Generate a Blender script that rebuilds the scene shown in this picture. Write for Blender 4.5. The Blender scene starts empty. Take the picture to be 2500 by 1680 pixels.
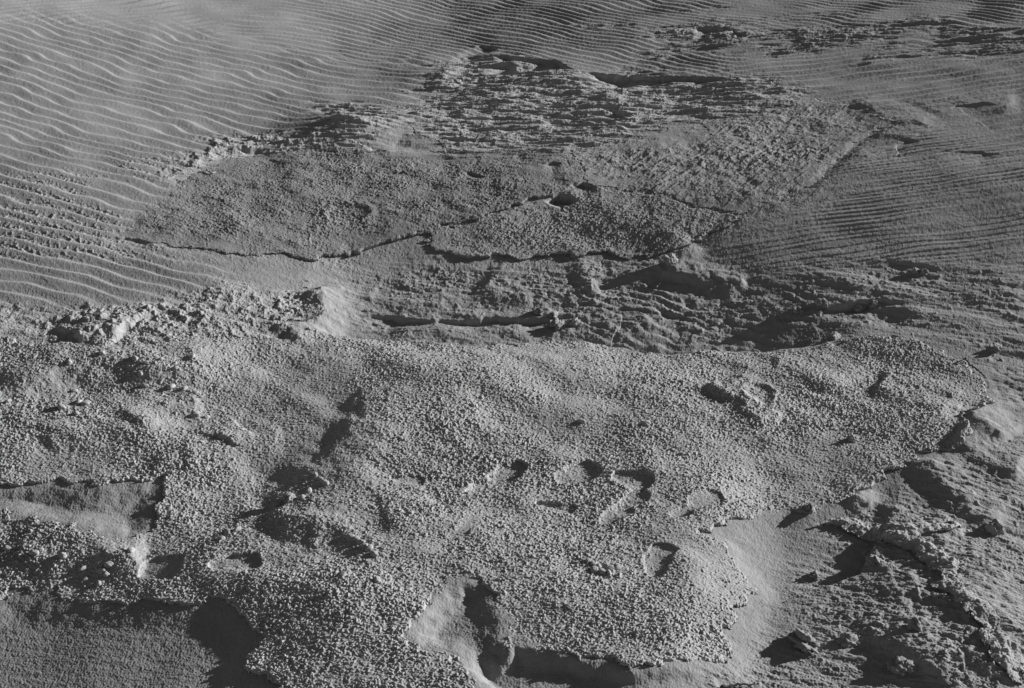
import bpy, math, random
import numpy as np
from concurrent.futures import ThreadPoolExecutor
from mathutils import Vector

# ------------------------------------------------------------------ camera, sky, sun, exposure
scene = bpy.context.scene
COL = scene.collection
CAM_H, PITCH, LENS = 3.4, math.radians(28.0), 50.0
W, H = 2333.33, 1568.0                      # size in which the photograph was measured
SUN_AZ, SUN_EL = math.radians(22.0), math.radians(15.5)     # azimuth counted from +X towards +Y

cd = bpy.data.cameras.new('camera')
cam = bpy.data.objects.new('camera', cd)
COL.objects.link(cam)
cam.location = (0, 0, CAM_H)
cam.rotation_euler = (math.pi / 2 - PITCH, 0, 0)
cd.sensor_width = 36.0
cd.lens = LENS
cd.clip_start, cd.clip_end = 0.05, 2000.0
scene.camera = cam

world = bpy.data.worlds.new('World')
scene.world = world
world.use_nodes = True
wn = world.node_tree
bg = wn.nodes['Background']
sky = wn.nodes.new('ShaderNodeTexSky')
sky.sky_type = 'NISHITA'
sky.sun_disc = False
sky.sun_elevation = SUN_EL
sky.sun_rotation = math.pi / 2 - SUN_AZ
sky.altitude = 2500.0
sky.air_density = 0.7
sky.dust_density = 0.2
bw = wn.nodes.new('ShaderNodeRGBToBW')      # the photograph is black and white
wn.links.new(sky.outputs[0], bw.inputs[0])
wn.links.new(bw.outputs[0], bg.inputs[0])
bg.inputs[1].default_value = 0.055

sd_ = bpy.data.lights.new('sun', 'SUN')
sd_.energy = 5.0
sd_.angle = math.radians(0.5)
sd_.color = (1, 1, 1)
sun = bpy.data.objects.new('sun', sd_)
COL.objects.link(sun)
SD = Vector((math.cos(SUN_EL) * math.cos(SUN_AZ), math.cos(SUN_EL) * math.sin(SUN_AZ), math.sin(SUN_EL)))
sun.rotation_euler = SD.to_track_quat('Z', 'Y').to_euler()
sun.location = SD * 40
vs = scene.view_settings
vs.view_transform = 'Standard'
vs.look = 'None'
vs.exposure = 0.46
vs.gamma = 1.0
vs.use_curve_mapping = False

# ------------------------------------------------------------------ noise
F = np.float32
_rng = np.random.RandomState(7)
_M = 4095
_perm = _rng.permutation(4096).astype(np.int32)
_ang = _rng.rand(4096) * 2 * np.pi
_gx, _gy = np.cos(_ang).astype(F), np.sin(_ang).astype(F)
POOL = ThreadPoolExecutor(4)


def _perlin(x, y, seed):
    x0, y0 = np.floor(x), np.floor(y)
    xi, yi = x0.astype(np.int32), y0.astype(np.int32)
    fx, fy = (x - x0).astype(F), (y - y0).astype(F)
    xi += seed * 57
    yi += seed * 131
    p0, p1 = _perm[yi & _M], _perm[(yi + 1) & _M]
    h00, h10 = _perm[(xi + p0) & _M], _perm[(xi + 1 + p0) & _M]
    h01, h11 = _perm[(xi + p1) & _M], _perm[(xi + 1 + p1) & _M]
    u = fx * fx * fx * (fx * (fx * 6 - 15) + 10)
    v = fy * fy * fy * (fy * (fy * 6 - 15) + 10)
    a = _gx[h00] * fx + _gy[h00] * fy
    b = _gx[h10] * (fx - 1) + _gy[h10] * fy
    c = _gx[h01] * fx + _gy[h01] * (fy - 1)
    d = _gx[h11] * (fx - 1) + _gy[h11] * (fy - 1)
    a += u * (b - a)
    c += u * (d - c)
    a += v * (c - a)
    return a * F(1.5)


def noise(x, y, wl, seed=0):
    """gradient noise, about -1 .. 1, of wavelength wl metres"""
    s = F(1.0 / wl)
    shp = x.shape
    xs = np.array_split((x * s).ravel(), 8)
    ys = np.array_split((y * s).ravel(), 8)
    r = list(POOL.map(lambda t: _perlin(t[0], t[1], seed), zip(xs, ys)))
    return np.concatenate(r).reshape(shp)


def fbm(x, y, wl, octs=3, gain=0.5, seed=0):
    r = 0
    a = 1.0
    for k in range(octs):
        r = r + F(a) * noise(x, y, wl / 2.03 ** k, seed + k)
        a *= gain
    return r


def sstep(a, b, x):
    t = np.clip((x - F(a)) / F(b - a), 0, 1)
    return t * t * (3 - 2 * t)


# ------------------------------------------------------------------ the lie of the land (metres; camera foot at 0, 0)
TANH = 18.0 / LENS


def ray(px, py):
    sx = (np.asarray(px, float) / W - 0.5) * 2 * TANH
    sy = (0.5 - np.asarray(py, float) / H) * 2 * TANH * H / W
    c, s = math.cos(PITCH), math.sin(PITCH)
    return sx, c + sy * s, -s + sy * c        # direction in x, y, z


BUMPS = []                                    # (x, y, rx, ry, rotation, height)


def macro(x, y):
    x = np.asarray(x, F)
    y = np.asarray(y, F)
    # the dune on the left and beyond leans towards the sun, the one on the right leans away
    z = F(0.10) * np.log1p(np.exp((-x - F(0.2)) * F(1.4))) * sstep(5.0, 8.5, y) 
    z = z + F(0.13) * np.log1p(np.exp((x - F(0.9)) * F(1.0))) * sstep(5.6, 8.0, y)
    z = z + F(0.02) * np.maximum(y - 7, 0) 
    # the hollow behind the crusted foreground shelf
    z = z - F(0.09) * np.exp(-((y - F(7.1)) / F(0.7)) ** 2) * sstep(-1.9, -0.6, x) * (1 - F(0.85) * sstep(0.4, 1.7, x))
    # the ground falls away to the lower right
    z = z - F(0.09) * sstep(0.66, 1.10, x - F(0.25) * (y - F(4.6))) * (1 - sstep(4.5, 5.6, y))
    # the crust plates lean to the left, away from the sun
    z = z + F(0.11) * np.tanh((x + F(1.15) - F(0.25) * (y - F(8.5))) / F(0.9)) * sstep(5.8, 8.6, y) * (1 - sstep(9.3, 18.0, y))
    # far off, low dunes
    far = sstep(16, 40, y) + sstep(9, 30, np.abs(x))
    z = z + far * (F(0.5) * np.sin(x * F(0.13) + F(1)) + F(0.6) * np.sin(y * F(0.11) + x * F(0.04)))
    for (bx, by, rx, ry, rot, h) in BUMPS:
        c, s = F(math.cos(rot)), F(math.sin(rot))
        dx, dy = x - F(bx), y - F(by)
        a, b = (c * dx + s * dy) / F(rx), (c * dy - s * dx) / F(ry)
        z = z + F(h) * np.exp(-(a * a + b * b))
    return z


def P(px, py):
    """where the line of sight through a measured point meets the ground"""
    dx, dy, dz = ray(px, py)
    z = 0.0
    for _ in range(12):
        t = (z - CAM_H) / dz
        z = 0.5 * z + 0.5 * macro(dx * t, dy * t)
    return np.stack([dx * t, dy * t], -1)


def PL(pts):
    a = np.array(pts, float)
    return P(a[:, 0], a[:, 1])


# ------------------------------------------------------------------ sampling of the ground sheet: fine where the view is close
def axis(lo, hi, n, grow, reach):
    core = np.linspace(lo, hi, n)
    st = core[1] - core[0]
    ext = []
    v = hi
    s = st
    while v < hi + reach:
        s *= grow
        v += s
        ext.append(v)
    ext = np.array(ext)
    return np.concatenate([(lo - (ext - hi))[::-1], core, ext])


import os
Q = float(os.environ.get('SAND_Q', '1'))
us = axis(-70, W + 70, int(2000 * Q), 1.09, 1700)
vcore = np.linspace(-40, H + 50, int(1700 * Q))
st = vcore[1] - vcore[0]
above, below = [], []
v, s = -40.0, st
ang_lim = -750 + 0.0
while v > -560:
    s = min(s * 1.07, 14)
    v -= s
    above.append(v)
v, s = H + 50, st
while v < H + 1400:
    s *= 1.09
    v += s
    below.append(v)
vsamp = np.concatenate([np.array(above)[::-1], vcore, np.array(below)])
UU, VV = np.meshgrid(us, vsamp)
dx, dy, dz = ray(UU, VV)
t = -CAM_H / dz
X = (dx * t).astype(F)
Y = (dy * t).astype(F)
NR, NC = X.shape
print('grid', NR, NC, NR * NC, 'far', Y.max())
DIST = np.sqrt(X * X + Y * Y + CAM_H ** 2).astype(F)
FADE = lambda d0, d1: 1 - sstep(d0, d1, DIST)

# natural wander for every drawn outline
WX = F(0.05) * noise(X, Y, 0.33, 11) + F(0.022) * noise(X, Y, 0.11, 12) + F(0.012) * noise(X, Y, 0.045, 13)
WY = F(0.05) * noise(X, Y, 0.33, 21) + F(0.022) * noise(X, Y, 0.11, 22) + F(0.012) * noise(X, Y, 0.045, 23)
XW, YW = X + WX, Y + WY


def seg_dist(pts, x, y, closed=False):
    """distance to a polyline, signed side (left of travel positive), position along 0..1"""
    n = len(pts)
    best = np.full(x.shape, 1e9, F)
    side = np.zeros(x.shape, F)
    along = np.zeros(x.shape, F)
    L = 0.0
    segs = [(pts[i], pts[(i + 1) % n]) for i in range(n if closed else n - 1)]
    tot = sum(float(np.hypot(*(b - a))) for a, b in segs)
    for a, b in segs:
        d = b - a
        l = float(np.hypot(*d)) + 1e-9
        ux, uy = F(d[0] / l), F(d[1] / l)
        px, py = x - F(a[0]), y - F(a[1])
        tt = np.clip(px * ux + py * uy, 0, F(l))
        qx, qy = px - tt * ux, py - tt * uy
        dd = np.sqrt(qx * qx + qy * qy)
        sd = ux * py - uy * px
        m = dd < best
        best = np.where(m, dd, best)
        side = np.where(m, sd, side)
        along = np.where(m, (tt + F(L)) / F(tot), along)
        L += l
    return best, np.sign(side), along


def window(pts, r):
    lo, hi = pts.min(0) - r, pts.max(0) + r
    m = (X > lo[0]) & (X < hi[0]) & (Y > lo[1]) & (Y < hi[1])
    rr = np.where(m.any(1))[0]
    cc = np.where(m.any(0))[0]
    if len(rr) == 0 or len(cc) == 0:
        return None
    return (slice(rr[0], rr[-1] + 1), slice(cc[0], cc[-1] + 1))


def upsample(a, step):
    rows = np.arange(0, NR, step)
    cols = np.arange(0, NC, step)
    r = np.arange(NR) / step
    c = np.arange(NC) / step
    r0 = np.minimum(r.astype(int), len(rows) - 1)
    c0 = np.minimum(c.astype(int), len(cols) - 1)
    r1, c1 = np.minimum(r0 + 1, len(rows) - 1), np.minimum(c0 + 1, len(cols) - 1)
    fr, fc = (r - r0).astype(F)[:, None], (c - c0).astype(F)[None]
    t0 = a[r0] * (1 - fr) + a[r1] * fr
    return t0[:, c0] * (1 - fc) + t0[:, c1] * fc


def poly_sd(px_pts, warp=1.0):
    """signed distance (inside positive) to an outline drawn in measured points"""
    pts = PL(px_pts)
    S = 4
    xs, ys = (X + F(warp) * WX)[::S, ::S], (Y + F(warp) * WY)[::S, ::S]
    ins = np.zeros(xs.shape, bool)
    n = len(pts)
    for i in range(n):
        (xa, ya), (xb, yb) = pts[i], pts[(i + 1) % n]
        if ya == yb:
            continue
        c = ((ya > ys) != (yb > ys)) & (xs < F((xb - xa) / (yb - ya)) * (ys - F(ya)) + F(xa))
        ins ^= c
    d, _, _ = seg_dist(pts, xs, ys, True)
    return upsample(np.where(ins, d, -d).astype(F), S)


def soft(px_pts, feather, warp=1.0):
    return sstep(-feather, feather, poly_sd(px_pts, warp))


for px_, py_, rx_, ry_, rot_, h_ in ((-500, 1520, 1.5, 0.9, 0.0, -0.19), (815, 305, 0.4, 0.35, 0.0, 0.09), (800, 1340, 0.6, 0.5, 0.0, 0.045), (900, 890, 0.55, 0.5, 0.0, 0.065), (1350, 840, 0.8, 0.5, 0.0, 0.03)):
    c_ = P(px_, py_)
    BUMPS.append((float(c_[0]), float(c_[1]), rx_, ry_, rot_, h_))
base = macro(X, Y) + F(0.014) * fbm(X, Y, 1.5, 2, 0.5, 31) + F(0.005) * fbm(X, Y, 0.42, 2, 0.5, 35)


def ridge(px_pts, h, wl, wr, warp=1.0, taper=0.15, arr=None):
    """a crest along a line: wl / wr are the widths left and right of the direction of travel"""
    arr = base if arr is None else arr
    h = h * 0.72
    pts = PL(px_pts)
    w = window(pts, 3 * max(wl, wr) + 0.1)
    if w is None:
        return
    d, s, a = seg_dist(pts, X[w] + F(warp) * WX[w], Y[w] + F(warp) * WY[w])
    ww = np.where(s > 0, F(wl), F(wr))
    env = sstep(0, taper, a) * (1 - sstep(1 - taper, 1, a)) if taper else 1
    q = d / ww
    rough = 1 + F(0.30) * noise(X[w], Y[w], 0.3, 15) + F(0.12) * noise(X[w], Y[w], 0.08, 16) + F(0.07) * noise(X[w], Y[w], 0.03, 17)
    arr[w] += F(h) * env * rough * np.exp(-q * np.sqrt(q * q + F(0.15)))


def step(px_pts, h, wn, warp=1.0, taper=0.38, wf=0.02):
    """a scarp along a line travelled left to right: the near side lies lower, then comes back up over wn"""
    pts = PL(px_pts)
    w = window(pts, 3.5 * wn + 0.1)
    if w is None:
        return
    d, s, a = seg_dist(pts, X[w] + F(warp) * WX[w], Y[w] + F(warp) * WY[w])
    env = sstep(0, taper, a) * (1 - sstep(1 - taper, 1, a))
    sg = np.where(s > 0, -d, d)
    rough = np.clip(F(0.7) + F(0.9) * noise(X[w], Y[w], 0.28, 19), 0.05, 1.4) * (1 + F(0.3) * noise(X[w], Y[w], 0.12, 18))
    base[w] -= F(h) * env * rough * sstep(-0.002, wf, sg) * np.exp(-np.maximum(sg, 0) / F(wn))


def dent(px, py, rx, ry, rot, depth, sharp=1.0, rim=0.0, arr=None, warp=0.6):
    arr = base if arr is None else arr
    c = P(px, py)
    w = window(np.array([c]), 2.5 * max(rx, ry))
    if w is None:
        return
    cr, sr = math.cos(rot), math.sin(rot)
    ddx, ddy = X[w] + F(warp) * WX[w] - F(c[0]), Y[w] + F(warp) * WY[w] - F(c[1])
    a, b = (F(cr) * ddx + F(sr) * ddy) / F(rx), (F(cr) * ddy - F(sr) * ddx) / F(ry)
    r = np.sqrt(a * a + b * b)
    arr[w] -= F(depth) * (1 - sstep(1 - 0.7 * sharp, 1 + 0.7 * sharp, r))
    if rim:
        arr[w] += F(rim) * np.exp(-((r - F(1.25)) / F(0.22)) ** 2)


exec_features = True
# ------------------------------------------------------------------ drawn relief (measured points)
# scarps and crests of the middle ground
ridge([(1300, 640), (1400, 625), (1480, 612), (1525, 600), (1560, 575), (1600, 560)], 0.04, 0.22, 0.07, 0.5)
ridge([(1525, 603), (1560, 625), (1620, 640), (1700, 655)], 0.035, 0.10, 0.07)
ridge([(1480, 598), (1560, 566), (1640, 504), (1737, 470), (1798, 440), (1872, 403), (1898, 376), (1922, 353), (1942, 336), (1993, 302), (2046, 276)], -0.012, 0.04, 0.05, 0.4)
ridge([(1993, 302), (2040, 312), (2060, 322)], 0.015, 0.2, 0.06)
ridge([(1930, 228), (1975, 245), (2030, 268), (2120, 285)], 0.016, 0.2, 0.06)
ridge([(2120, 262), (2160, 250), (2195, 236), (2260, 248), (2330, 246)], 0.016, 0.3, 0.10, 0.5)
ridge([(1080, 655), (1200, 668), (1320, 655), (1400, 645)], 0.03, 0.3, 0.08)
ridge([(720, 640), (735, 680), (728, 712), (690, 735), (620, 765)], 0.05, 0.12, 0.10)
step([(1040, 122), (1120, 126), (1200, 130), (1260, 140), (1300, 155), (1340, 170)], 0.10, 0.5)
step([(1290, 163), (1400, 168), (1500, 172), (1600, 176), (1690, 178)], 0.08, 0.3)
step([(1570, 69), (1640, 66), (1668, 76)], 0.06, 0.3)
step([(1060, 104), (1100, 104), (1135, 108)], 0.035, 0.2)
step([(490, 326), (560, 338), (600, 336), (650, 330)], 0.035, 0.15)
step([(1240, 456), (1275, 443), (1300, 447), (1318, 460)], 0.06, 0.12, 0.5, 0.2)
step([(1290, 432), (1340, 424), (1380, 432)], 0.03, 0.1)
step([(1160, 358), (1180, 354), (1200, 357)], 0.03, 0.08)
step([(1225, 373), (1250, 370), (1280, 372)], 0.025, 0.08)
step([(1060, 384), (1085, 392), (1110, 402)], 0.018, 0.06, 0.4)
step([(845, 400), (900, 392), (965, 385)], 0.014, 0.06, 0.4)
step([(1170, 483), (1230, 472), (1270, 466)], 0.02, 0.1)
step([(1230, 278), (1270, 276), (1300, 282)], 0.03, 0.1)
step([(1380, 252), (1430, 260), (1460, 270)], 0.04, 0.2)
step([(700, 690), (860, 694), (1000, 700), (1250, 702), (1300, 690), (1400, 690)], 0.035, 0.2)
step([(1370, 690), (1430, 686), (1500, 700), (1600, 700)], 0.03, 0.15)
step([(1790, 700), (1850, 690), (1940, 685), (2050, 690), (2120, 684)], 0.035, 0.2)
step([(1520, 600), (1640, 635), (1720, 655)], 0.02, 0.15)
step([(1990, 580), (2080, 598), (2150, 612)], 0.02, 0.2)
step([(2120, 340), (2230, 345), (2300, 356)], 0.012, 0.2)
step([(2030, 320), (2060, 318), (2100, 328)], 0.02, 0.2)
step([(1925, 232), (1960, 240), (2010, 256)], 0.01, 0.2)
step([(2130, 262), (2180, 243), (2240, 240), (2330, 245)], 0.012, 0.2, 0.5)
step([(2020, 762), (2060, 775), (2090, 780)], 0.03, 0.08)
step([(1690, 918), (1730, 925), (1760, 920)], 0.01, 0.05)
step([(240, 533), (300, 545), (360, 556)], 0.012, 0.2)
# crests that show a lit right flank and a dark left flank on the crusted shelf
ridge([(1615, 870), (1640, 900), (1668, 918), (1720, 950), (1780, 975)], 0.035, 0.16, 0.05)
ridge([(1740, 835), (1810, 850), (1880, 878), (1900, 895)], 0.02, 0.16, 0.06)
ridge([(1990, 890), (2060, 905), (2130, 925), (2180, 938)], 0.03, 0.16, 0.07)
ridge([(870, 860), (850, 900), (830, 960), (800, 990), (750, 1030), (690, 1070), (640, 1115), (605, 1150)], 0.024, 0.30, 0.08, 0.8)
ridge([(600, 1150), (650, 1160), (700, 1190), (760, 1215), (820, 1240), (865, 1270)], 0.03, 0.10, 0.10)
ridge([(0, 1260), (70, 1265), (140, 1280), (200, 1275), (300, 1265), (345, 1258)], 0.035, 0.12, 0.10)
ridge([(0, 890), (60, 870), (130, 850), (240, 825), (330, 830), (430, 850), (480, 870)], 0.035, 0.2, 0.12)
ridge([(280, 960), (350, 940), (420, 930), (470, 925)], 0.02, 0.15, 0.10)
ridge([(500, 1010), (520, 985), (560, 970)], 0.03, 0.10, 0.08)
ridge([(100, 1010), (200, 985), (300, 975), (370, 960)], 0.02, 0.2, 0.1)
ridge([(170, 775), (230, 745), (300, 760)], 0.05, 0.13, 0.13)
ridge([(400, 1060), (450, 1050), (560, 1010), (640, 990)], 0.015, 0.15, 0.1)
ridge([(850, 1180), (930, 1170), (1000, 1150)], 0.012, 0.15, 0.1)
# lower right: crests running down and to the right
ridge([(2096, 1050), (2130, 1085), (2170, 1125), (2220, 1165), (2290, 1200)], 0.042, 0.22, 0.09, 0.5)
ridge([(2150, 1005), (2200, 1020), (2260, 1050), (2340, 1080)], 0.04, 0.22, 0.07, 0.5)
ridge([(2185, 938), (2220, 955), (2250, 985), (2300, 1010)], 0.045, 0.16, 0.06, 0.5)
ridge([(1990, 1205), (2036, 1214), (2081, 1244), (2116, 1269), (2161, 1304), (2151, 1359), (2191, 1389), (2246, 1429), (2250, 1460), (2291, 1499), (2340, 1530)], 0.066, 0.30, 0.45, 0.6)
ridge([(2030, 1212), (2100, 1215), (2168, 1209)], 0.018, 0.1, 0.08)
ridge([(2060, 1530), (2120, 1500), (2180, 1490), (2250, 1520), (2340, 1560)], 0.04, 0.3, 0.15, 0.5)
ridge([(1950, 1130), (1975, 1150), (2000, 1165)], 0.03, 0.05, 0.05)
# hollows in the shelf
dent(790, 482, 0.10, 0.10, 0, 0.014, 1.2, 0.006)
dent(680, 900, 0.45, 0.35, 0.3, 0.05, 1.2)
dent(540, 1120, 0.36, 0.22, 0.6, 0.05, 1.2)
dent(700, 1245, 0.26, 0.14, 0.2, 0.03, 1.1)
dent(250, 900, 0.3, 0.2, 0, 0.03, 1.2)
dent(1800, 1040, 0.3, 0.22, 0, 0.02, 1.2)
dent(1730, 905, 0.07, 0.07, 0, 0.012, 0.8, 0.006)

# ------------------------------------------------------------------ crusts: outlines
OFF = 90
FORE = [(-OFF, 760), (0, 770), (60, 790), (150, 787), (300, 785), (450, 780), (620, 768), (700, 745), (760, 750), (840, 757), (905, 760), (1000, 765), (1115, 770), (1180, 773),
        (1250, 765), (1300, 768), (1400, 785), (1480, 792), (1530, 790), (1600, 788), (1700, 790), (1835, 788), (1935, 771), (2010, 780), (2087, 778), (2170, 808), (2204, 842),
        (2251, 879), (2251, 912), (2241, 926), (2204, 934), (2180, 939), (2187, 956), (2207, 1003), (2161, 1034), (2111, 1044), (2096, 1069), (2041, 1074), (1986, 1104), (1946, 1129),
        (1896, 1149), (1831, 1159), (1766, 1156), (1706, 1179), (1661, 1204), (1581, 1224), (1631, 1239), (1656, 1264), (1666, 1289), (1696, 1319), (1709, 1344), (1706, 1369),
        (1691, 1399), (1696, 1429), (1666, 1449), (1666, 1484), (1646, 1504), (1596, 1511), (1566, 1516), (1486, 1519), (1436, 1519), (1386, 1504), (1306, 1496), (1231, 1489),
        (1166, 1474), (1150, 1484), (1125, 1459), (1140, 1429), (1115, 1384), (1120, 1359), (1095, 1331), (1030, 1329), (995, 1359), (945, 1414), (920, 1449), (950, 1479),
        (1020, 1494), (1045, 1534), (1100, 1568), (1130, 1660), (680, 1660), (650, 1568), (620, 1539), (560, 1539), (555, 1504), (590, 1474), (605, 1454), (565, 1434), (550, 1409),
        (520, 1389), (465, 1379), (425, 1394), (350, 1381), (320, 1369), (250, 1376), (160, 1379), (130, 1364), (135, 1349), (90, 1349), (25, 1354), (0, 1384), (-OFF, 1390)]
POCKET = [(-OFF, 1112), (0, 1109), (55, 1100), (125, 1101), (230, 1113), (270, 1104), (370, 1084), (367, 1099), (382, 1124), (370, 1159), (325, 1209), (275, 1224), (225, 1219),
          (150, 1204), (80, 1189), (30, 1184), (30, 1174), (0, 1164), (-OFF, 1160)]
LEFTL = [(-OFF, 740), (0, 700), (60, 715), (150, 712), (235, 688), (336, 678), (420, 670), (500, 655), (600, 645), (690, 640), (725, 660), (728, 700), (700, 725), (625, 765), (500, 792),
         (300, 800), (100, 800), (-OFF, 790)]
MID = [(240, 535), (290, 515), (345, 470), (400, 440), (440, 400), (520, 365), (600, 347), (740, 342), (830, 346), (900, 352), (990, 352), (1080, 345), (1200, 347), (1300, 357), (1340, 390),
       (1330, 420), (1300, 440), (1265, 447), (1200, 462), (1100, 500), (1000, 520), (965, 533), (935, 537), (915, 548), (840, 560), (790, 575), (740, 588), (715, 592), (680, 585),
       (650, 578), (570, 587), (500, 575), (440, 570), (340, 552), (270, 547)]
LOWER = [(965, 542), (1000, 522), (1100, 502), (1200, 464), (1265, 450), (1330, 424), (1420, 440), (1520, 455), (1600, 480), (1690, 490), (1640, 520), (1590, 555), (1540, 570), (1480, 592), (1420, 592),
         (1370, 580), (1350, 590), (1310, 593), (1290, 585), (1250, 588), (1225, 582), (1200, 592), (1140, 582), (1110, 575), (1090, 585), (1060, 587), (1050, 580), (1000, 570), (985, 550)]
STREAK = [(1345, 385), (1290, 352), (1400, 325), (1550, 290), (1700, 262), (1790, 238), (1850, 228), (1930, 238), (1985, 258), (2046, 276), (1993, 302), (1942, 336), (1922, 353), (1898, 376), (1872, 403),
          (1798, 440), (1737, 470), (1690, 488), (1600, 478), (1520, 453), (1420, 438), (1335, 420)]
FARC = [(735, 243), (800, 238), (880, 250), (940, 257), (960, 230), (975, 190), (990, 150), (1020, 140), (1080, 126), (1200, 128), (1280, 145), (1330, 165), (1400, 170), (1550, 180),
        (1680, 178), (1750, 185), (1830, 215), (1845, 225), (1780, 235), (1700, 258), (1550, 286), (1400, 321), (1290, 348), (1080, 342), (990, 348), (900, 348), (830, 342), (740, 338), (735, 300), (722, 268)]
LEFTR = [(360, 418), (368, 382), (430, 355), (480, 330), (530, 313), (620, 306), (700, 312), (735, 300), (745, 336), (600, 343), (520, 361), (440, 396), (405, 432)]
BOWL = [(832, 320), (850, 300), (880, 290), (930, 285), (960, 310), (1010, 330), (1000, 343), (960, 350), (900, 347), (860, 336)]
TOPC = [(1470, 74), (1530, 66), (1590, 62), (1640, 62), (1670, 72), (1700, 84), (1660, 96), (1640, 88), (1600, 76), (1530, 76)]
BLOCK = [(1860, 1195), (1950, 1190), (2036, 1208), (2100, 1205), (2168, 1206), (2160, 1222), (2090, 1235), (2120, 1262), (2170, 1300), (2160, 1355), (2200, 1385), (2255, 1425), (2255, 1460), (2300, 1495), (2350, 1520),
         (2340, 1545), (2270, 1515), (2225, 1470), (2215, 1440), (2160, 1400), (2120, 1370), (2120, 1310), (2070, 1275), (2020, 1250), (1960, 1220)]

sdF = np.minimum(poly_sd(FORE, 0.8), -poly_sd(POCKET, 0.7))
sdL = poly_sd(LEFTL)
sdM = poly_sd(MID, 0.7)
sdN = poly_sd(LOWER, 0.8)
sdS = poly_sd(STREAK)
sdBowl = poly_sd(BOWL)
sdD = np.minimum(poly_sd(FARC), -sdBowl)
sdR = poly_sd(LEFTR)
sdT = poly_sd(TOPC)
sdB = poly_sd(BLOCK)
ragged = F(0.026) * noise(X / F(1.4), Y, 0.055, 41) + F(0.010) * noise(X / F(1.4), Y, 0.021, 42) + F(0.006) * noise(X, Y, 0.009, 43) * FADE(8, 10)

# the shelf rolls over towards its far rim, and the sand beyond starts from that lower level
rimx = (1 - sstep(0.0, 0.5, sdF)) * np.exp(-np.maximum(-sdF - F(0.1), 0) / F(0.4)) * sstep(5.9, 6.1, Y) * sstep(-1.6, -0.7, X) * (1 - sstep(1.0, 2.0, X))
base -= F(0.035) * rimx

# ------------------------------------------------------------------ textures of the ground
def granular(k, fine=1.0):
    qx = F(0.007) * noise(X, Y, 0.031, 91) + F(0.003) * noise(X, Y, 0.012, 92)
    qy = F(0.007) * noise(X, Y, 0.031, 93) + F(0.003) * noise(X, Y, 0.012, 94)
    x, y = X + qx, Y + qy
    xr, yr = F(0.95) * x + F(0.3) * y, F(0.95) * y - F(0.3) * x
    a = noise(xr / F(1.6), yr, 0.0058 * fine, 101)
    b = noise(x / F(2.3), y, 0.0098 * fine, 102)
    c = noise(x / F(1.8), y * F(1.04), 0.018 * fine, 103)
    d = noise(X / F(2.0), Y, 0.045, 104)
    m = np.clip(F(1.0) + F(0.35) * noise(X / F(1.6), Y, 0.12, 99) + F(0.3) * d, 0.5, 1.6)
    e = noise(x / F(2.5), y, 0.034, 98)
    n = F(1.1) * a + F(0.95) * b + F(0.10) * c + F(0.16) * e
    n = np.where(n > 0, n * (1 + F(0.5) * n), n * F(0.85))
    return F(k) * (m * n * F(0.88) + F(0.35) * d)


def ripple(phase, sharp=0.72):
    """asymmetric wave 0..1: long back, short steep lee on the side of growing phase"""
    p = phase - np.floor(phase)
    up = p / F(sharp)
    dn = (1 - p) / F(1 - sharp)
    h = np.where(p < sharp, up, dn)
    return h * h * (3 - 2 * h) * F(0.6) + h * F(0.4)


def aniso(ang, stretch, wl, octs, seed, gain=0.55):
    c, s = F(math.cos(ang)), F(math.sin(ang))
    a, b = (c * X + s * Y) / F(stretch), (c * Y - s * X)
    return fbm(a, b, wl, octs, gain, seed)


n06 = noise(X, Y, 0.6, 51)
n02 = noise(X, Y, 0.22, 52)
n2 = noise(X, Y, 2.2, 53)
# left field
dA = math.radians(65)
phA = (F(math.cos(dA)) * X + F(math.sin(dA)) * Y) / F(0.120) + F(0.7) * noise(X, Y, 0.8, 54) + F(0.32) * n02 + F(0.4) * n2 - F(0.5) * np.minimum(Y - F(9.3), 0) ** 2
rA = ripple(phA) 
# far field: arched crests
x0 = P(640, 60)[0]
phB = (Y + F(1.0) * np.sqrt((X - F(x0)) ** 2 + F(0.8))) / F(0.11) + F(0.5) * noise(X, Y, 0.8, 55) + F(0.55) * noise(X, Y, 0.35, 56)
rB = ripple(phB, 0.68)
# right field
phC = (F(0.02) * X + Y - F(0.03) * X * X) / F(0.11) + F(0.8) * noise(X / 2, Y, 0.8, 57) + F(0.35) * noise(X / 2, Y, 0.25, 58)
rC = ripple(phC, 0.6)
# rough interrupted ripples of the hollow
phG = (F(0.45) * X + F(0.9) * Y) / F(0.085) + F(1.2) * noise(X, Y, 0.4, 59) + F(0.6) * noise(X, Y, 0.15, 60)
rG = ripple(phG, 0.65) * (F(0.55) + F(0.45) * noise(X, Y, 0.16, 61))

mA = soft([(-1500, -400), (0, -400), (800, -300), (1000, 160), (1030, 260), (760, 300), (500, 350), (380, 470), (300, 560), (500, 610), (480, 660), (200, 690), (-1500, 720)], 0.35)
mB = soft([(-1500, 40), (120, 45), (350, 60), (560, 100), (800, 135), (1000, 130), (1250, 130), (1500, 160), (1650, 165), (1800, 120), (2100, 110), (2500, 110), (3900, 90), (3900, -500), (-1500, -500)], 0.4)
mC = soft([(1500, 170), (1700, 130), (2000, 110), (4200, 90), (4200, 330), (2333, 330), (2200, 235), (2000, 245), (1850, 215), (1750, 180)], 0.3)
mE = soft([(1640, 520), (1760, 470), (1890, 400), (1980, 330), (2080, 300), (2333, 330), (4200, 350), (4200, 620), (2300, 610), (2000, 590), (1700, 600), (1600, 560)], 0.25)
mG = soft([(1280, 640), (1400, 620), (1560, 610), (1750, 640), (1900, 680), (2000, 700), (1900, 760), (1600, 790), (1300, 780), (1150, 760), (1200, 690)], 0.25)
mH = soft([(740, 600), (1000, 590), (1300, 600), (1500, 600), (1400, 640), (1150, 690), (1200, 760), (900, 755), (740, 740)], 0.2)
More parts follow.
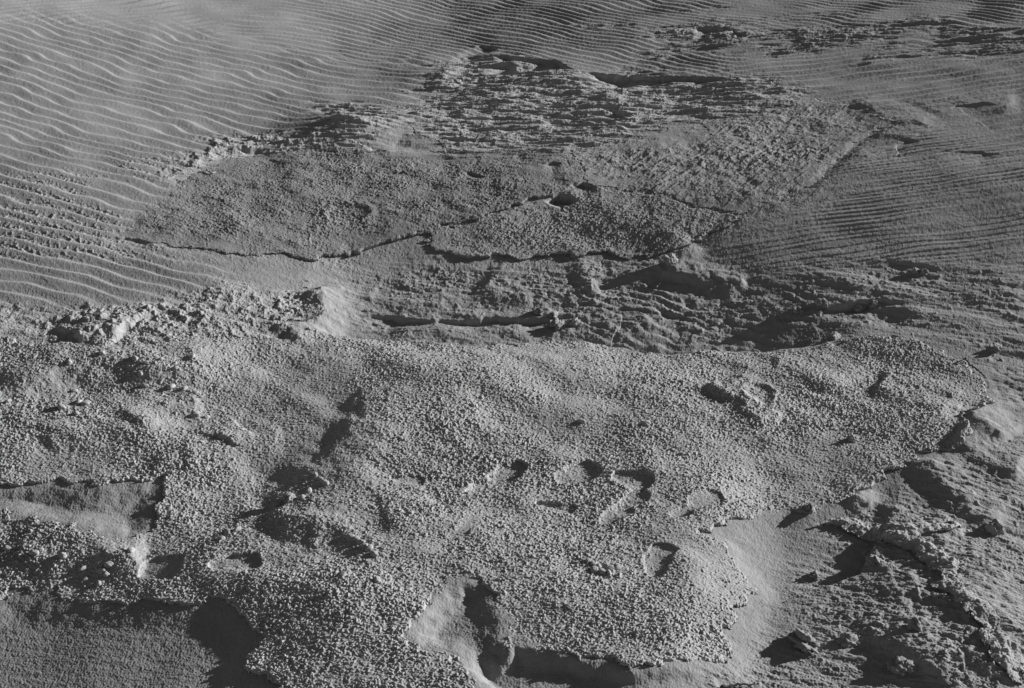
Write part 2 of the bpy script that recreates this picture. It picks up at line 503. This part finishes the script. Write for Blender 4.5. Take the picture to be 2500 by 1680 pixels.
mI = soft([(1700, 620), (2000, 600), (2400, 620), (4200, 640), (4200, 980), (2333, 960), (2260, 870), (2170, 800), (1950, 760), (1900, 690)], 0.2)
mJ = soft([(1780, 1260), (1900, 1190), (2050, 1130), (2250, 1010), (2330, 1000), (4000, 1000), (4000, 2300), (1600, 2300), (1600, 1530), (1720, 1500), (1760, 1400)], 0.12)
mK = soft([(-1500, 480), (200, 380), (420, 330), (900, 240), (980, 260), (700, 310), (420, 380), (330, 500), (350, 580), (200, 650), (-1500, 690)], 0.3)    # flakes lying in the troughs
rim_ = 1 - np.exp(-np.maximum(-sdF, 0) / F(0.13)) * sstep(6.0, 6.3, Y)
mG, mH, mI = mG * rim_, mH * rim_, mI * rim_
mJ = mJ * (1 - F(0.75) * soft([(1640, 1250), (1720, 1190), (1830, 1165), (1900, 1160), (1900, 1230), (1800, 1290), (1850, 1400), (1800, 1450), (1720, 1340)], 0.12))

grain = F(0.0011) * noise(X, Y, 0.008, 62) + F(0.0009) * noise(X, Y, 0.022, 63) + F(0.0009) * (1 - mA) * (1 - mB) * aniso(math.radians(-8), 3.0, 0.04, 3, 48)
sand = base + grain
ampA = F(0.015) * (F(0.8) + F(0.35) * n06) * (F(0.6) + F(0.4) * sstep(-3.6, -1.2, X))
sand += mA * (1 - mB) * rA * F(0.0125) * (F(0.85) + F(0.22) * n06)
sand += mB * rB * F(0.0115) * np.where(X > 0.5, 1 - sstep(0.5, 1.8, X) * (1 - np.clip(F(0.35) + F(1.5) * noise(X / 2, Y, 0.4, 44), 0.1, 1.3)), 1) * (F(0.8) + F(0.2) * n06)
sand += mC * (1 - mB) * rC * F(0.014) * (F(0.8) + F(0.5) * n06)
sand += mG * (rG * F(0.010) + F(0.003) * fbm(X, Y, 0.06, 3, 0.6, 69))
flk = np.maximum(fbm(X, Y * F(1.3), 0.028, 3, 0.6, 64) - F(0.1), 0)
sand += mK * F(0.014) * flk * (1 - rA) * sstep(-0.1, 0.5, noise(X / 2, Y, 0.5, 65) + F(0.15))
# laminated slope: thin scarps following tilted layers
q = (F(-0.10) * X + Y) / F(0.044) + F(1.5) * noise(X / 3, Y, 0.5, 66) + F(0.6) * noise(X / 3, Y, 0.16, 67)
fr = q - np.floor(q)
scarp = sstep(0.0, 0.12, fr) - fr
sand += mE * scarp * F(0.0058) * (F(0.5) + F(0.8) * np.maximum(noise(X / 3, Y, 0.25, 71) + F(0.4), 0)) * sstep(-0.9, 0.3, noise(X / 2, Y, 0.35, 68))
sand += mE * rC * F(0.004)
stA = aniso(math.radians(-8), 4.0, 0.12, 4, 70)
sand += mH * (F(0.008) * stA + F(0.005) * np.maximum(fbm(X, Y, 0.09, 3, 0.6, 75), 0))
sand += mI * (F(0.011) * aniso(math.radians(-18), 3.5, 0.16, 4, 80) + F(0.007) * np.maximum(noise(X, Y, 0.25, 84), 0) * fbm(X, Y, 0.05, 2, 0.6, 85))
lump = np.maximum(F(0.55) - np.abs(fbm(X, Y, 0.07, 3, 0.6, 90)) * F(1.6), 0) * np.maximum(noise(X / F(1.5), Y, 0.10, 95) + F(0.15), 0)
sand += mJ * (F(0.008) * lump * np.maximum(F(0.5) + noise(X, Y, 0.4, 96), 0) + F(0.005) * aniso(math.radians(-22), 3.0, 0.06, 4, 97, 0.6))

crumb = np.maximum(noise(X, Y, 0.028, 46) - F(0.42), 0) * np.maximum(noise(X, Y, 0.3, 47) + F(0.3), 0)
sand += np.clip(mH + mI + mJ + mG, 0, 1) * crumb * F(0.022)
# short wind tails behind every small lump of the rough ground
tails = np.maximum(fbm(X / F(2.6), Y, 0.026, 3, 0.65, 36) - F(0.05), 0) * np.clip(F(0.5) + F(1.1) * noise(X / 2, Y, 0.3, 39), 0.1, 1.5)
sand += np.clip(F(0.8) * mG + mH + F(0.9) * mI + mJ + F(0.25) * mE * 0, 0, 1) * tails * F(0.0065)
# (the coarse grain of the crust also dusts the rough ground)
gr = granular(0.0047)
sand += gr * np.clip(F(0.25) * mG + F(0.35) * mH + F(0.22) * mI + F(0.3) * mJ, 0, 0.5) * np.clip(F(0.6) + noise(X, Y, 0.22, 45), 0, 1)
# the crusts of the middle and far ground pass softly into each other and into the sand
def lumpy(a, seed, wl=0.11):
    n = fbm(X, Y, wl, 4, 0.6, seed)
    return F(a) * (np.maximum(n, 0) * F(0.9) + n * F(0.4)) * (F(0.7) + F(0.6) * noise(X, Y, 0.45, seed + 9))


patchy = F(0.10) * noise(X / 2, Y, 0.35, 107) + F(0.06) * noise(X / 2, Y, 0.12, 109)
wM, wN, wS, wD, wR, wL = (sstep(-f_, f_, d_ + patchy * p_) for d_, f_, p_ in ((sdM, 0.22, 1.2), (sdN, 0.14, 0.8), (sdS, 0.32, 2), (sdD, 0.2, 1.6), (sdR, 0.14, 1.6), (sdL, 0.12, 1.2)))
stS = aniso(math.radians(44), 4.5, 0.042, 4, 131, 0.66) * (F(0.7) + F(0.6) * noise(X, Y, 0.5, 138))
stD = aniso(math.radians(-3), 6.0, 0.075, 4, 141, 0.64)
tM = granular(0.0034, 1.15) * (F(0.9) + F(0.5) * noise(X, Y, 0.3, 120)) + F(0.007) * fbm(X, Y, 0.3, 3, 0.6, 121) + F(0.006) * np.maximum(aniso(math.radians(-20), 2.0, 0.14, 3, 126, 0.6), 0)
tN = granular(0.0034, 1.1) + F(0.007) * aniso(math.radians(-25), 1.8, 0.35, 4, 123) + F(0.004) * stS
tS = F(0.35) * gr + F(0.0065) * np.maximum(stS, F(-0.15)) + F(0.004) * lumpy(1.0, 137, 0.05) + F(0.006) * fbm(X, Y, 0.25, 3, 0.6, 135)
tD = F(0.4) * gr + F(0.020) * stD + lumpy(0.006, 145, 0.09) + F(0.012) * fbm(X, Y, 0.5, 2, 0.5, 149)
tR = lumpy(0.011, 151, 0.075) + F(0.4) * gr + F(0.012) * aniso(0, 4.0, 0.08, 3, 155)
tL = lumpy(0.010, 111, 0.06) + F(0.5) * gr + F(0.008) * aniso(math.radians(-10), 3.0, 0.12, 3, 115)
wT = sstep(-0.25, 0.25, poly_sd([(1400, 60), (1560, 40), (1750, 45), (2000, 55), (2400, 70), (2400, 140), (2100, 120), (1900, 105), (1700, 130), (1500, 120)]) + patchy * 4 - F(0.1))
wsum = wT + wM + wN + wS + wD + wR + wL
TUP = (wM * tM + wN * tN + wS * tS + wD * tD + wR * tR + wL * tL + wT * tD * F(0.9)) / np.maximum(wsum, 1)
sand = sand + TUP - np.clip(wsum, 0, 1) * (sand - base - grain) * F(0.8)
# floors of the bare pockets lie below the crust
def floor_drop(sd, depth, w):
    return F(depth) * sstep(0.0, w, sd)


sand -= floor_drop(-sdF, 0.012, 0.12) * sstep(-0.4, 0.1, -(Y - F(6.0)))
sand -= floor_drop(poly_sd(POCKET, 0.7), 0.03, 0.28)
PC = [(1190, 1290), (1000, 1280), (860, 1420), (870, 1500), (1100, 1590), (1210, 1600), (1200, 1484)]
APRON = [(1060, 1470), (1150, 1450), (1240, 1460), (1400, 1480), (1560, 1490), (1660, 1490), (1700, 1700), (1050, 1700), (1090, 1590), (1010, 1525)]
xa, xb = F(P(975, 1400)[0]), F(P(1130, 1400)[0])
sand -= floor_drop(poly_sd(PC, 0.5), 1.0, 0.15) * sstep(0.0, 0.09, -sdF) * (F(0.006) + F(0.024) * (1 - np.clip((X - F(0.15) * (Y - F(4.4)) - xa) / (xb - xa), 0, 1)))
xa, xb = F(P(1080, 1530)[0]), F(P(1640, 1530)[0])
sand -= floor_drop(poly_sd(APRON, 0.5), 1.0, 0.15) * sstep(0.0, 0.07, -sdF) * (F(0.008) + F(0.034) * (1 - np.clip((X - xa) / (xb - xa), 0, 1)))
sand -= floor_drop(sdBowl, 0.04, 0.3)
sand -= F(0.08) * np.exp(-np.maximum(-sdF - F(0.10), 0) / F(0.35)) * sstep(0, 0.10, -sdF) * sstep(6.0, 6.3, Y) * sstep(-1.2, -0.8, X) * (1 - sstep(1.2, 1.9, X))
sand -= floor_drop(poly_sd([(480, 575), (570, 590), (715, 596), (790, 580), (900, 552), (960, 545), (980, 575), (1000, 600), (720, 640), (480, 640)], 0.6), 0.015, 0.4)

# ------------------------------------------------------------------ crust surfaces
def edge(sd, thick, w, lip=0.0, lw=0.06):
    e = F(thick) * sstep(0.0, w, sd)
    if lip:
        e = e + F(lip) * np.exp(-np.maximum(sd, 0) / F(lw))
    return e


patch = F(0.75) + F(0.45) * noise(X, Y, 0.5, 105)
calm = soft([(540, 800), (700, 790), (825, 790), (840, 900), (800, 980), (700, 1050), (560, 1150), (450, 1150), (560, 1000), (500, 900)], 0.12)
calm = np.maximum(calm, soft([(620, 1225), (700, 1210), (800, 1245), (840, 1280), (700, 1290), (600, 1270)], 0.08))
calm = np.maximum(calm, F(0.7) * soft([(1700, 1010), (1850, 990), (1920, 1040), (1850, 1090), (1720, 1070)], 0.15))
gr = gr * (1 - F(0.45) * calm)
sF = sdF + ragged
und = F(0.005) * fbm(X, Y, 0.24, 2, 0.5, 106) + F(0.011) * aniso(math.radians(-40), 2.2, 0.42, 3, 108)
zF = base + edge(sF, 0.010, 0.012, 0.001, 0.07) + gr * patch + und
sL, sM, sN, sS, sD_, sR, sT, sB = (s_ + ragged for s_ in (sdL, sdM, sdN, sdS, sdD, sdR, sdT, sdB))
sL, sD_, sR, sT = sL + patchy * F(0.8), sD_ + patchy, sR + patchy, sT + patchy
near = lambda line: 1 - sstep(0.12, 0.5, upsample(seg_dist(PL(line), X[::4, ::4], Y[::4, ::4])[0], 4))
nearM, nearN, nearS = near(MID[18:32]), near(LOWER[12:]), near(STREAK[9:17])
up = np.where(wsum > 0, base + TUP, base) + F(0.0015)
brk = np.clip(F(0.65) + F(0.9) * noise(X, Y, 0.4, 122), 0.05, 1.3)
zM = up + nearM * brk * edge(sM, 0.008, 0.02, 0.007, 0.08)
zN = up + nearN * brk * edge(sN, 0.006, 0.02, 0.006, 0.09)
zS = up + nearS * brk * edge(sS, 0.003, 0.03)
zD = up + edge(sD_, 0.004, 0.12)
zR = up + edge(sR, 0.005, 0.12)
zL = up + edge(sL, 0.004, 0.12)
zT = base + edge(sT, 0.012, 0.1) + lumpy(0.012, 161, 0.09) + F(0.4) * gr
zB = base + edge(sB, 0.012, 0.08) + lumpy(0.004, 171, 0.05) + F(0.35) * gr + F(0.011) * tails

# ------------------------------------------------------------------ footprints in the crust
FP = []                # (name-index, signed shape array window, label)


def boot(px, py, ang_deg, length, width, depth, waist=0.25, cut=None, label=''):
    """sole-shaped dent; ang in the ground plane, heel to toe; cut=(from,to) keeps only part of the sole"""
    c = P(px, py)
    w = window(np.array([c]), length)
    length, width = length * 1.18, width * 1.28
    cr, sr = math.cos(math.radians(ang_deg)), math.sin(math.radians(ang_deg))
    ddx = X[w] + F(0.35) * WX[w] - F(c[0])
    ddy = Y[w] + F(0.35) * WY[w] - F(c[1])
    a = (F(cr) * ddx + F(sr) * ddy) / F(length / 2)
    b = (F(cr) * ddy - F(sr) * ddx) / F(width / 2)
    lo, hi = cut or (-1, 1)
    half = (F(0.80) + F(0.22) * np.clip(a, -1, 1)) * np.sqrt(np.clip(1 - np.abs(a) ** 3.5, 0, 1)) * (1 - F(waist) * np.exp(-((a + F(0.25)) / F(0.22)) ** 2))
    sd = half - np.abs(b)
    sd = np.minimum(sd, (a - F(lo)) * F(3))
    sd = np.minimum(sd, (F(hi) - a) * F(3))
    sd = sd * F(width / 2) + F(0.5) * ragged[w]
    m = F(0.7) * sstep(-0.002, 0.010, sd) + F(0.3) * sstep(0.0, 0.05, sd)
    zF[w] = zF[w] * (1 - m * F(0.6)) + m * F(0.6) * (base[w] + edge(sF[w], 0.02, 0.03)) - m * np.maximum(F(depth * 1.0) - F(0.03) * (ddx * F(math.cos(SUN_AZ)) + ddy * F(math.sin(SUN_AZ))), F(0.005))
    FP.append((w, sd > 0.002, label))


boot(1134, 1089, 43, 0.29, 0.115, 0.030, 0.3, None, 'longest boot print, slanting, with a pale lower left rim, beside the round print')
boot(1316, 1078, 38, 0.20, 0.13, 0.026, 0.1, None, 'short rounded boot print right of the longest slanting print')
boot(1440, 1092, -25, 0.16, 0.12, 0.024, 0.0, None, 'dark heel print above the broken double print, second in the upper row from the right')
boot(1445, 1134, 45, 0.14, 0.10, 0.02, 0.0, None, 'toe half of the broken double print in the middle of the shelf')
boot(1402, 1170, 42, 0.17, 0.09, 0.018, 0.1, None, 'heel half of the broken double print in the middle of the shelf')
boot(1586, 1152, 40, 0.26, 0.11, 0.02, 0.45, None, 'narrow waisted boot print nearest the pale hollow on the right')
boot(1271, 1157, -22, 0.15, 0.07, 0.018, 0.0, None, 'small oval print below the short rounded boot print')
boot(933, 1101, -20, 0.13, 0.08, 0.018, 0.0, None, 'small print left of the longest slanting boot print')
boot(530, 1287, 5, 0.19, 0.12, 0.024, 0.0, None, 'rounded print on the left above the big dark sand pan')
boot(367, 1292, -10, 0.15, 0.15, 0.024, 0.0, None, 'broken square print on the left at the edge of the knobbly ridge')
boot(1503, 1277, 75, 0.19, 0.11, 0.02, 0.0, None, 'wide print beside the notch of the pale hollow')
boot(1424, 1228, 0, 0.09, 0.05, 0.014, 0.0, None, 'tiny scuff print between the double print and the wide print')
boot(1062, 1208, 60, 0.20, 0.08, 0.008, 0.0, None, 'faint shallow print below the longest slanting print')

# ------------------------------------------------------------------ materials
def material(name, lo, hi, bump, bscale):
    m = bpy.data.materials.new(name)
    m.use_nodes = True
    nt = m.node_tree
    b = nt.nodes['Principled BSDF']
    b.inputs['Roughness'].default_value = 1.0
    b.inputs['Specular IOR Level'].default_value = 0.05
    tc = nt.nodes.new('ShaderNodeTexCoord')
    n1 = nt.nodes.new('ShaderNodeTexNoise')
    n1.inputs['Scale'].default_value = 2.2
    n1.inputs['Detail'].default_value = 8
    n1.inputs['Roughness'].default_value = 0.75
    n3 = nt.nodes.new('ShaderNodeTexNoise')
    n3.inputs['Scale'].default_value = 260.0
    n3.inputs['Detail'].default_value = 2
    mx = nt.nodes.new('ShaderNodeMath')
    mx.operation = 'ADD'
    ramp = nt.nodes.new('ShaderNodeMapRange')
    ramp.inputs[1].default_value, ramp.inputs[2].default_value = 0.68, 1.32
    ramp.inputs[3].default_value, ramp.inputs[4].default_value = lo, hi
    for n in (n1, n3):
        nt.links.new(tc.outputs['Object'], n.inputs['Vector'])
    nt.links.new(n1.outputs['Fac'], mx.inputs[0])
    nt.links.new(n3.outputs['Fac'], mx.inputs[1])
    nt.links.new(mx.outputs[0], ramp.inputs[0])
    nt.links.new(ramp.outputs[0], b.inputs['Base Color'])
    n2 = nt.nodes.new('ShaderNodeTexNoise')
    n2.inputs['Scale'].default_value = bscale
    n2.inputs['Detail'].default_value = 4
    bp = nt.nodes.new('ShaderNodeBump')
    bp.inputs['Strength'].default_value = bump
    bp.inputs['Distance'].default_value = 0.004
    nt.links.new(tc.outputs['Object'], n2.inputs['Vector'])
    nt.links.new(n2.outputs['Fac'], bp.inputs['Height'])
    nt.links.new(bp.outputs[0], b.inputs['Normal'])
    return m


M_SAND = material('dry_sand', 0.26, 0.40, 0.35, 180)
M_DARKCRUST = material('dark_crust', 0.20, 0.34, 0.45, 150)  # darker tone of the crust, for the fine-grained plate
M_MIDCRUST = material('mid_crust', 0.23, 0.42, 0.45, 150)  # in-between crust tone, for the scalloped plate and the streaked slope
M_CRUST = material('crusted_sand', 0.28, 0.52, 0.45, 150)
M_CLUMP = material('sand_lump', 0.30, 0.44, 0.6, 120)
M_PALE = material('pale_salt_knob', 0.36, 0.48, 0.4, 120)
M_TWIG = material('dry_wood', 0.05, 0.12, 0.4, 200)
M_PALETWIG = material('bleached_wood', 0.35, 0.5, 0.4, 200)

# ------------------------------------------------------------------ meshes out of the height sheets
def tag(o, label=None, cat=None, group=None, kind=None):
    for k, v_ in (('label', label), ('category', cat), ('group', group), ('kind', kind)):
        if v_:
            o[k] = v_
    return o


def mesh_from(name, verts, quads, mat, smooth=True, nsmooth=None):
    me = bpy.data.meshes.new(name)
    me.vertices.add(len(verts))
    me.vertices.foreach_set('co', verts.astype(F).ravel())
    nq = len(quads)
    me.loops.add(nq * 4)
    me.loops.foreach_set('vertex_index', quads.astype(np.int32).ravel())
    me.polygons.add(nq)
    me.polygons.foreach_set('loop_start', np.arange(0, nq * 4, 4, dtype=np.int32))
    me.polygons.foreach_set('use_smooth', np.arange(nq) < (nq if nsmooth is None else nsmooth))
    me.update(calc_edges=True)
    me.materials.append(mat)
    o = bpy.data.objects.new(name, me)
    COL.objects.link(o)
    return o


IDX = np.arange(NR * NC, dtype=np.int64).reshape(NR, NC)
# rows run from far to near, columns from left to right
QUADS = np.stack([IDX[1:, :-1], IDX[1:, 1:], IDX[:-1, 1:], IDX[:-1, :-1]], -1)


XU, XV = np.gradient(X, axis=1), np.gradient(X, axis=0)
YV = np.gradient(Y, axis=0)


def inward(s):
    """unit vectors on the ground that point away from an outline into the crust"""
    su, sv = np.gradient(s, axis=1), np.gradient(s, axis=0)
    gx = su / XU
    gy = (sv - gx * XV) / YV
    n = np.sqrt(gx * gx + gy * gy) + F(1e-6)
    return gx / n, gy / n


def sheet(name, Z, fmask, mat, skirt=0.0, sd=None):
    if not fmask.any():
        return None
    q = QUADS[fmask]
    if skirt:
        fm = np.pad(fmask, 1)
        c = fm[1:-1, 1:-1]
        A, B, C, D = QUADS[..., 0], QUADS[..., 1], QUADS[..., 2], QUADS[..., 3]
        edges = []
        for nb, (p, r) in ((fm[2:, 1:-1], (A, B)), (fm[1:-1, 2:], (B, C)), (fm[:-2, 1:-1], (C, D)), (fm[1:-1, :-2], (D, A))):
            m = c & ~nb
            edges.append(np.stack([p[m], r[m]], -1))
        edges = np.concatenate(edges)
    used = np.unique(q)
    remap = np.full(NR * NC, -1, np.int64)
    remap[used] = np.arange(len(used))
    v = np.stack([X.ravel()[used], Y.ravel()[used], Z.ravel()[used]], -1)
    qq = remap[q]
    if skirt:
        eu = np.unique(edges)
        low = np.full(NR * NC, -1, np.int64)
        low[eu] = len(used) + np.arange(len(eu))
        gx, gy = inward(sd) if sd is not None else (0 * X, 0 * X)
        vb = np.stack([X.ravel()[eu] + F(0.022) * gx.ravel()[eu], Y.ravel()[eu] + F(0.022) * gy.ravel()[eu], Z.ravel()[eu] - F(skirt)], -1)
        v = np.concatenate([v, vb])
        sk = np.stack([remap[edges[:, 1]], remap[edges[:, 0]], low[edges[:, 0]], low[edges[:, 1]]], -1)
        qq = np.concatenate([qq, sk])
    return mesh_from(name, v, qq, mat, True, len(q))


def vmask_to_faces(m):
    return m[1:, :-1] & m[1:, 1:] & m[:-1, 1:] & m[:-1, :-1]


free = np.ones((NR - 1, NC - 1), bool)
under = np.zeros((NR, NC), bool)
fpm = np.zeros((NR, NC), bool)
for w, m, lab in FP:
    fpm[w] |= m
CR = [
    ('crust_shelf', zF, sF, 'broad coarse-grained crust shelf across the foreground, dotted with boot prints', 'sand crust'),
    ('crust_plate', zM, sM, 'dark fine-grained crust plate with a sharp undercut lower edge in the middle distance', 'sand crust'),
    ('crust_plate', zN, sN, 'crust plate with a scalloped lower edge, right of and below the dark plate', 'sand crust'),
    ('crust_slope', zS, sS, 'wind-combed crust slope with slanting streaks, ending at the long diagonal edge', 'sand crust'),
    ('crust_ledge', zD, sD_, 'far broken crust ledge with level streaks and two long dark overhangs', 'sand crust'),
    ('crust_rubble', zR, sR, 'crumbled crust strip bordering the rippled sand on the left', 'sand crust'),
    ('crust_rubble', zL, sL, 'crumbled crust band between the rippled sand and the left end of the broad shelf', 'sand crust'),
    ('crust_outcrop', zT, sT, 'small ragged crust outcrop near the upper edge of the picture', 'sand crust'),
    ('crust_ridge', zB, sB, 'cracked crust ridge with a dark left flank at the lower right', 'sand crust'),
]
TOP = sand.copy()
for name, Z, s, lab, cat in CR:
    vm = (s > 0)
    fm = vmask_to_faces(vm) & free
    free &= ~fm
    inner = s > 0.045
    TOP = np.where(vm, np.maximum(Z, TOP) if name not in ('crust_shelf',) else Z, TOP)
    if name == 'crust_shelf':
        fm = fm & ~vmask_to_faces(fpm)
    Zs = np.maximum(Z, base - 0.03)
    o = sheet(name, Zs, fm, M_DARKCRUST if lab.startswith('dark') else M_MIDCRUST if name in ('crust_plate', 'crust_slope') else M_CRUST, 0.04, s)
    tag(o, lab, cat, None, 'thing')
    under |= inner
sand2 = np.where(under, np.minimum(sand, base - F(0.075)), sand)
g = sheet('sand', sand2, np.ones((NR - 1, NC - 1), bool), M_SAND)
tag(g, kind='structure')
for w, m, lab in FP:
    mm = np.zeros((NR, NC), bool)
    mm[w] = m
    o = sheet('footprint', zF, vmask_to_faces(mm), M_CRUST, 0.04)
    if o:
        tag(o, lab, 'footprint', 'boot prints in the crust', 'thing')

# ------------------------------------------------------------------ loose things lying on the ground
TOP = np.where(sF > 0, zF, TOP)
flatX = X[:, :]


def ground_z(x, y):
    """height of the surface at x, y"""
    # row from y on the middle column, column from x on that row
    ri = int(np.argmin(np.abs(Y[:, NC // 2] - y)))
    ci = int(np.argmin(np.abs(X[ri] - x)))
    return float(TOP[ri, ci])


RND = random.Random(5)


def lump_mesh(name, seed, rough=0.35, sub=3):
    import bmesh
    bm = bmesh.new()
    bmesh.ops.create_icosphere(bm, subdivisions=sub, radius=1.0)
    co = np.array([v_.co[:] for v_ in bm.verts], F)
    r = 1 + rough * (fbm(co[:, 0] + co[:, 2] * F(0.7) + seed * 3.1, co[:, 1] - co[:, 2] * F(0.6) + seed * 1.7, 0.9, 5, 0.65, seed))
    for v_, k in zip(bm.verts, r):
        v_.co *= float(k)
    for f in bm.faces:
        f.smooth = True
    me = bpy.data.meshes.new(name)
    bm.to_mesh(me)
    bm.free()
    return me


def put_lump(name, me, mat, px, py, rx, ry, rz, rot, sink=0.3):
    p = P(px, py)
    o = bpy.data.objects.new(name, me)
    COL.objects.link(o)
    o.location = (p[0], p[1], ground_z(p[0], p[1]) + rz * (0.5 - sink))
    o.scale = (rx, ry, rz)
    o.rotation_euler = (RND.uniform(-.3, .3), RND.uniform(-.3, .3), rot)
    return o


LUMPS = [lump_mesh('sand_clump', k, 0.7, 4) for k in range(5)]
for me in LUMPS:
    me.materials.append(M_CLUMP)
KNOBS = [lump_mesh('salt_knob', 20 + k, 0.22) for k in range(4)]
for me in KNOBS:
    me.materials.append(M_PALE)

clumps = [
    (660, 1137, .055, .04, .045, 'dark crumbling clod at the foot of the steep crest on the left of the shelf'),
    (635, 1143, .04, .03, .03, 'smaller clod touching the dark crumbling clod on its left'),
    (1526, 605, .07, .05, .06, 'dark upright knob where two crests meet in the middle distance'),
    (1272, 716, .08, .05, .05, 'dark ragged clod in the hollow behind the shelf, upper of two'),
    (1250, 745, .06, .05, .045, 'dark ragged clod in the hollow behind the shelf, lower of two'),
    (1310, 715, .05, .04, .04, 'clod just right of the ragged pair in the hollow'),
    (1228, 696, .05, .04, .035, 'small clod on the dark line behind the shelf, left one'),
    (1262, 700, .05, .03, .03, 'small clod on the dark line behind the shelf, right one'),
    (1905, 758, .07, .04, .03, 'loose clod at the upper right rim of the shelf'),
    (1870, 688, .06, .04, .035, 'largest clod in the string of clods on the right slope'),
    (1960, 690, .06, .04, .04, 'clod in the string of clods on the right slope, second from its right end'),
    (1995, 688, .05, .04, .035, 'clod at the right end of the string of clods on the right slope'),
    (1820, 700, .05, .05, .035, 'rough clod at the left end of the string on the right slope'),
    (2085, 620, .04, .03, .03, 'small clod in the pair high on the right slope'),
    (2105, 622, .04, .03, .03, 'second small clod in the pair high on the right slope'),
    (2272, 795, .06, .04, .04, 'lone clod near the right edge above the curved twig'),
    (1942, 1003, .045, .035, .03, 'pale lone clod on the right part of the shelf'),
    (1835, 1466, .11, .07, .055, 'broad flat clod on the slope of the lower right'),
    (1855, 1309, .04, .03, .03, 'lone clod in the pale hollow on the right'),
    (1930, 1462, .06, .05, .035, 'clod right of the broad flat clod on the lower right slope'),
    (1845, 1163, .07, .03, .03, 'clod hanging at the undercut edge above the pale hollow'),
    (2080, 1450, .05, .04, .04, 'clod on the dark flank of the cracked ridge'),
    (2050, 1530, .08, .06, .05, 'dark clod at the bottom right corner slope'),
    (1990, 1290, .05, .04, .03, 'clod below the upper shelf of the cracked ridge'),
    (2262, 1212, .06, .05, .05, 'clod on the lit slope near the right edge'),
]
for i, (px, py, a, b, c, lab) in enumerate(clumps):
    o = put_lump('sand_clump', LUMPS[i % 5], M_CLUMP, px, py, a * .5, b * .5, c * .55, RND.uniform(0, 6.28))
    tag(o, lab, 'sand clod', 'loose clods of sand')

knobs = [(170, 886), (178, 912), (196, 915), (140, 930), (175, 945), (20, 915), (335, 840), (368, 832), (400, 850), (320, 858), (390, 880), (420, 882), (445, 890), (330, 878),
         (375, 915), (445, 942), (470, 943), (310, 830), (440, 825), (235, 820), (160, 838), (90, 1262), (80, 1270), (18, 1252), (145, 1275), (230, 1305), (245, 1310), (195, 1318),
         (225, 1330), (190, 1300), (250, 1295), (300, 1265), (285, 1262), (720, 1085), (730, 1095), (705, 1120), (690, 1135), (742, 1105), (790, 1222), (800, 1226), (812, 1230), (822, 1238),
         (832, 1248), (842, 1256), (855, 1268), (870, 1268), (780, 1322), (790, 1315), (860, 1330), (1325, 966), (1472, 973), (520, 1210), (505, 1228), (540, 1205), (1340, 1283), (1352, 1290), (1363, 1296), (1378, 1293), (1392, 1300), (1405, 1296), (1372, 1308), (1388, 1312), (1355, 1303)]
for i, (px, py) in enumerate(knobs):
    r = RND.uniform(.010, .018)
    o = put_lump('salt_knob', KNOBS[i % 4], M_PALE, px, py, r * 1.3, r, r * .8, RND.uniform(0, 6.28), 0.5)
    if px < 500 and py < 1000:
        lab, grp = 'pale rounded knob on the left of the crust shelf, above the left sand pocket', 'pale knobs on the upper left of the shelf'
    elif px < 400:
        lab, grp = 'pale rounded knob on the knobbly ridge above the dark sand pan', 'pale knobs above the dark sand pan'
    elif px < 1000:
        lab, grp = 'pale rounded knob along the crests in the middle left of the shelf', 'pale knobs along the middle crests'
    elif py > 1270:
        lab, grp = 'pale rounded knob in the small cluster between the wide print and the lower sand pocket', 'pale knobs in the lower middle cluster'
    elif px < 1400:
        lab, grp = 'lone pale knob in the middle of the shelf, left of a similar one', None
    else:
        lab, grp = 'lone pale knob in the middle of the shelf, right of a similar one', None
    tag(o, lab, 'knob', grp)


def twig(px_pts, rad, mat, label, lift=0.012):
    pts = PL(px_pts)
    cu = []
    for i in range(len(pts) - 1):
        for k in range(6):
            cu.append(pts[i] + (pts[i + 1] - pts[i]) * k / 6)
    cu.append(pts[-1])
    cu = np.array(cu)
    n = len(cu)
    vs_, qs = [], []
    for i, p in enumerate(cu):
        d = cu[min(i + 1, n - 1)] - cu[max(i - 1, 0)]
        d = d / (np.hypot(*d) + 1e-9)
        zc = ground_z(p[0], p[1]) + lift * (0.6 + 0.6 * math.sin(i * 1.3) ** 2)
        r = rad * (1 - 0.5 * i / n) * (1 + 0.2 * math.sin(i * 2.1))
        for k in range(6):
            a = k * math.pi / 3
            vs_.append((p[0] - d[1] * r * math.cos(a), p[1] + d[0] * r * math.cos(a), zc + r * math.sin(a)))
    for i in range(n - 1):
        for k in range(6):
            qs.append((i * 6 + k, i * 6 + (k + 1) % 6, (i + 1) * 6 + (k + 1) % 6, (i + 1) * 6 + k))
    qs += [(5, 4, 1, 0), (4, 3, 2, 1)]
    e = (n - 1) * 6
    qs += [(e, e + 1, e + 4, e + 5), (e + 1, e + 2, e + 3, e + 4)]
    return tag(mesh_from('twig', np.array(vs_), np.array(qs), mat), label, 'twig')


twig([(2194, 829), (2214, 838), (2232, 852), (2246, 867)], 0.006, M_TWIG, 'thin dark curved twig lying by the right edge of the crust shelf')
twig([(470, 390), (484, 400), (492, 396)], 0.006, M_PALETWIG, 'pale bent twig stuck in the crumbled crust on the left')
twig([(1642, 1564), (1680, 1561), (1722, 1562)], 0.006, M_TWIG, 'straight stick lying at the bottom edge of the picture')
twig([(1496, 650), (1505, 642), (1511, 630)], 0.004, M_PALETWIG, 'tiny pale twig standing below the upright dark knob')
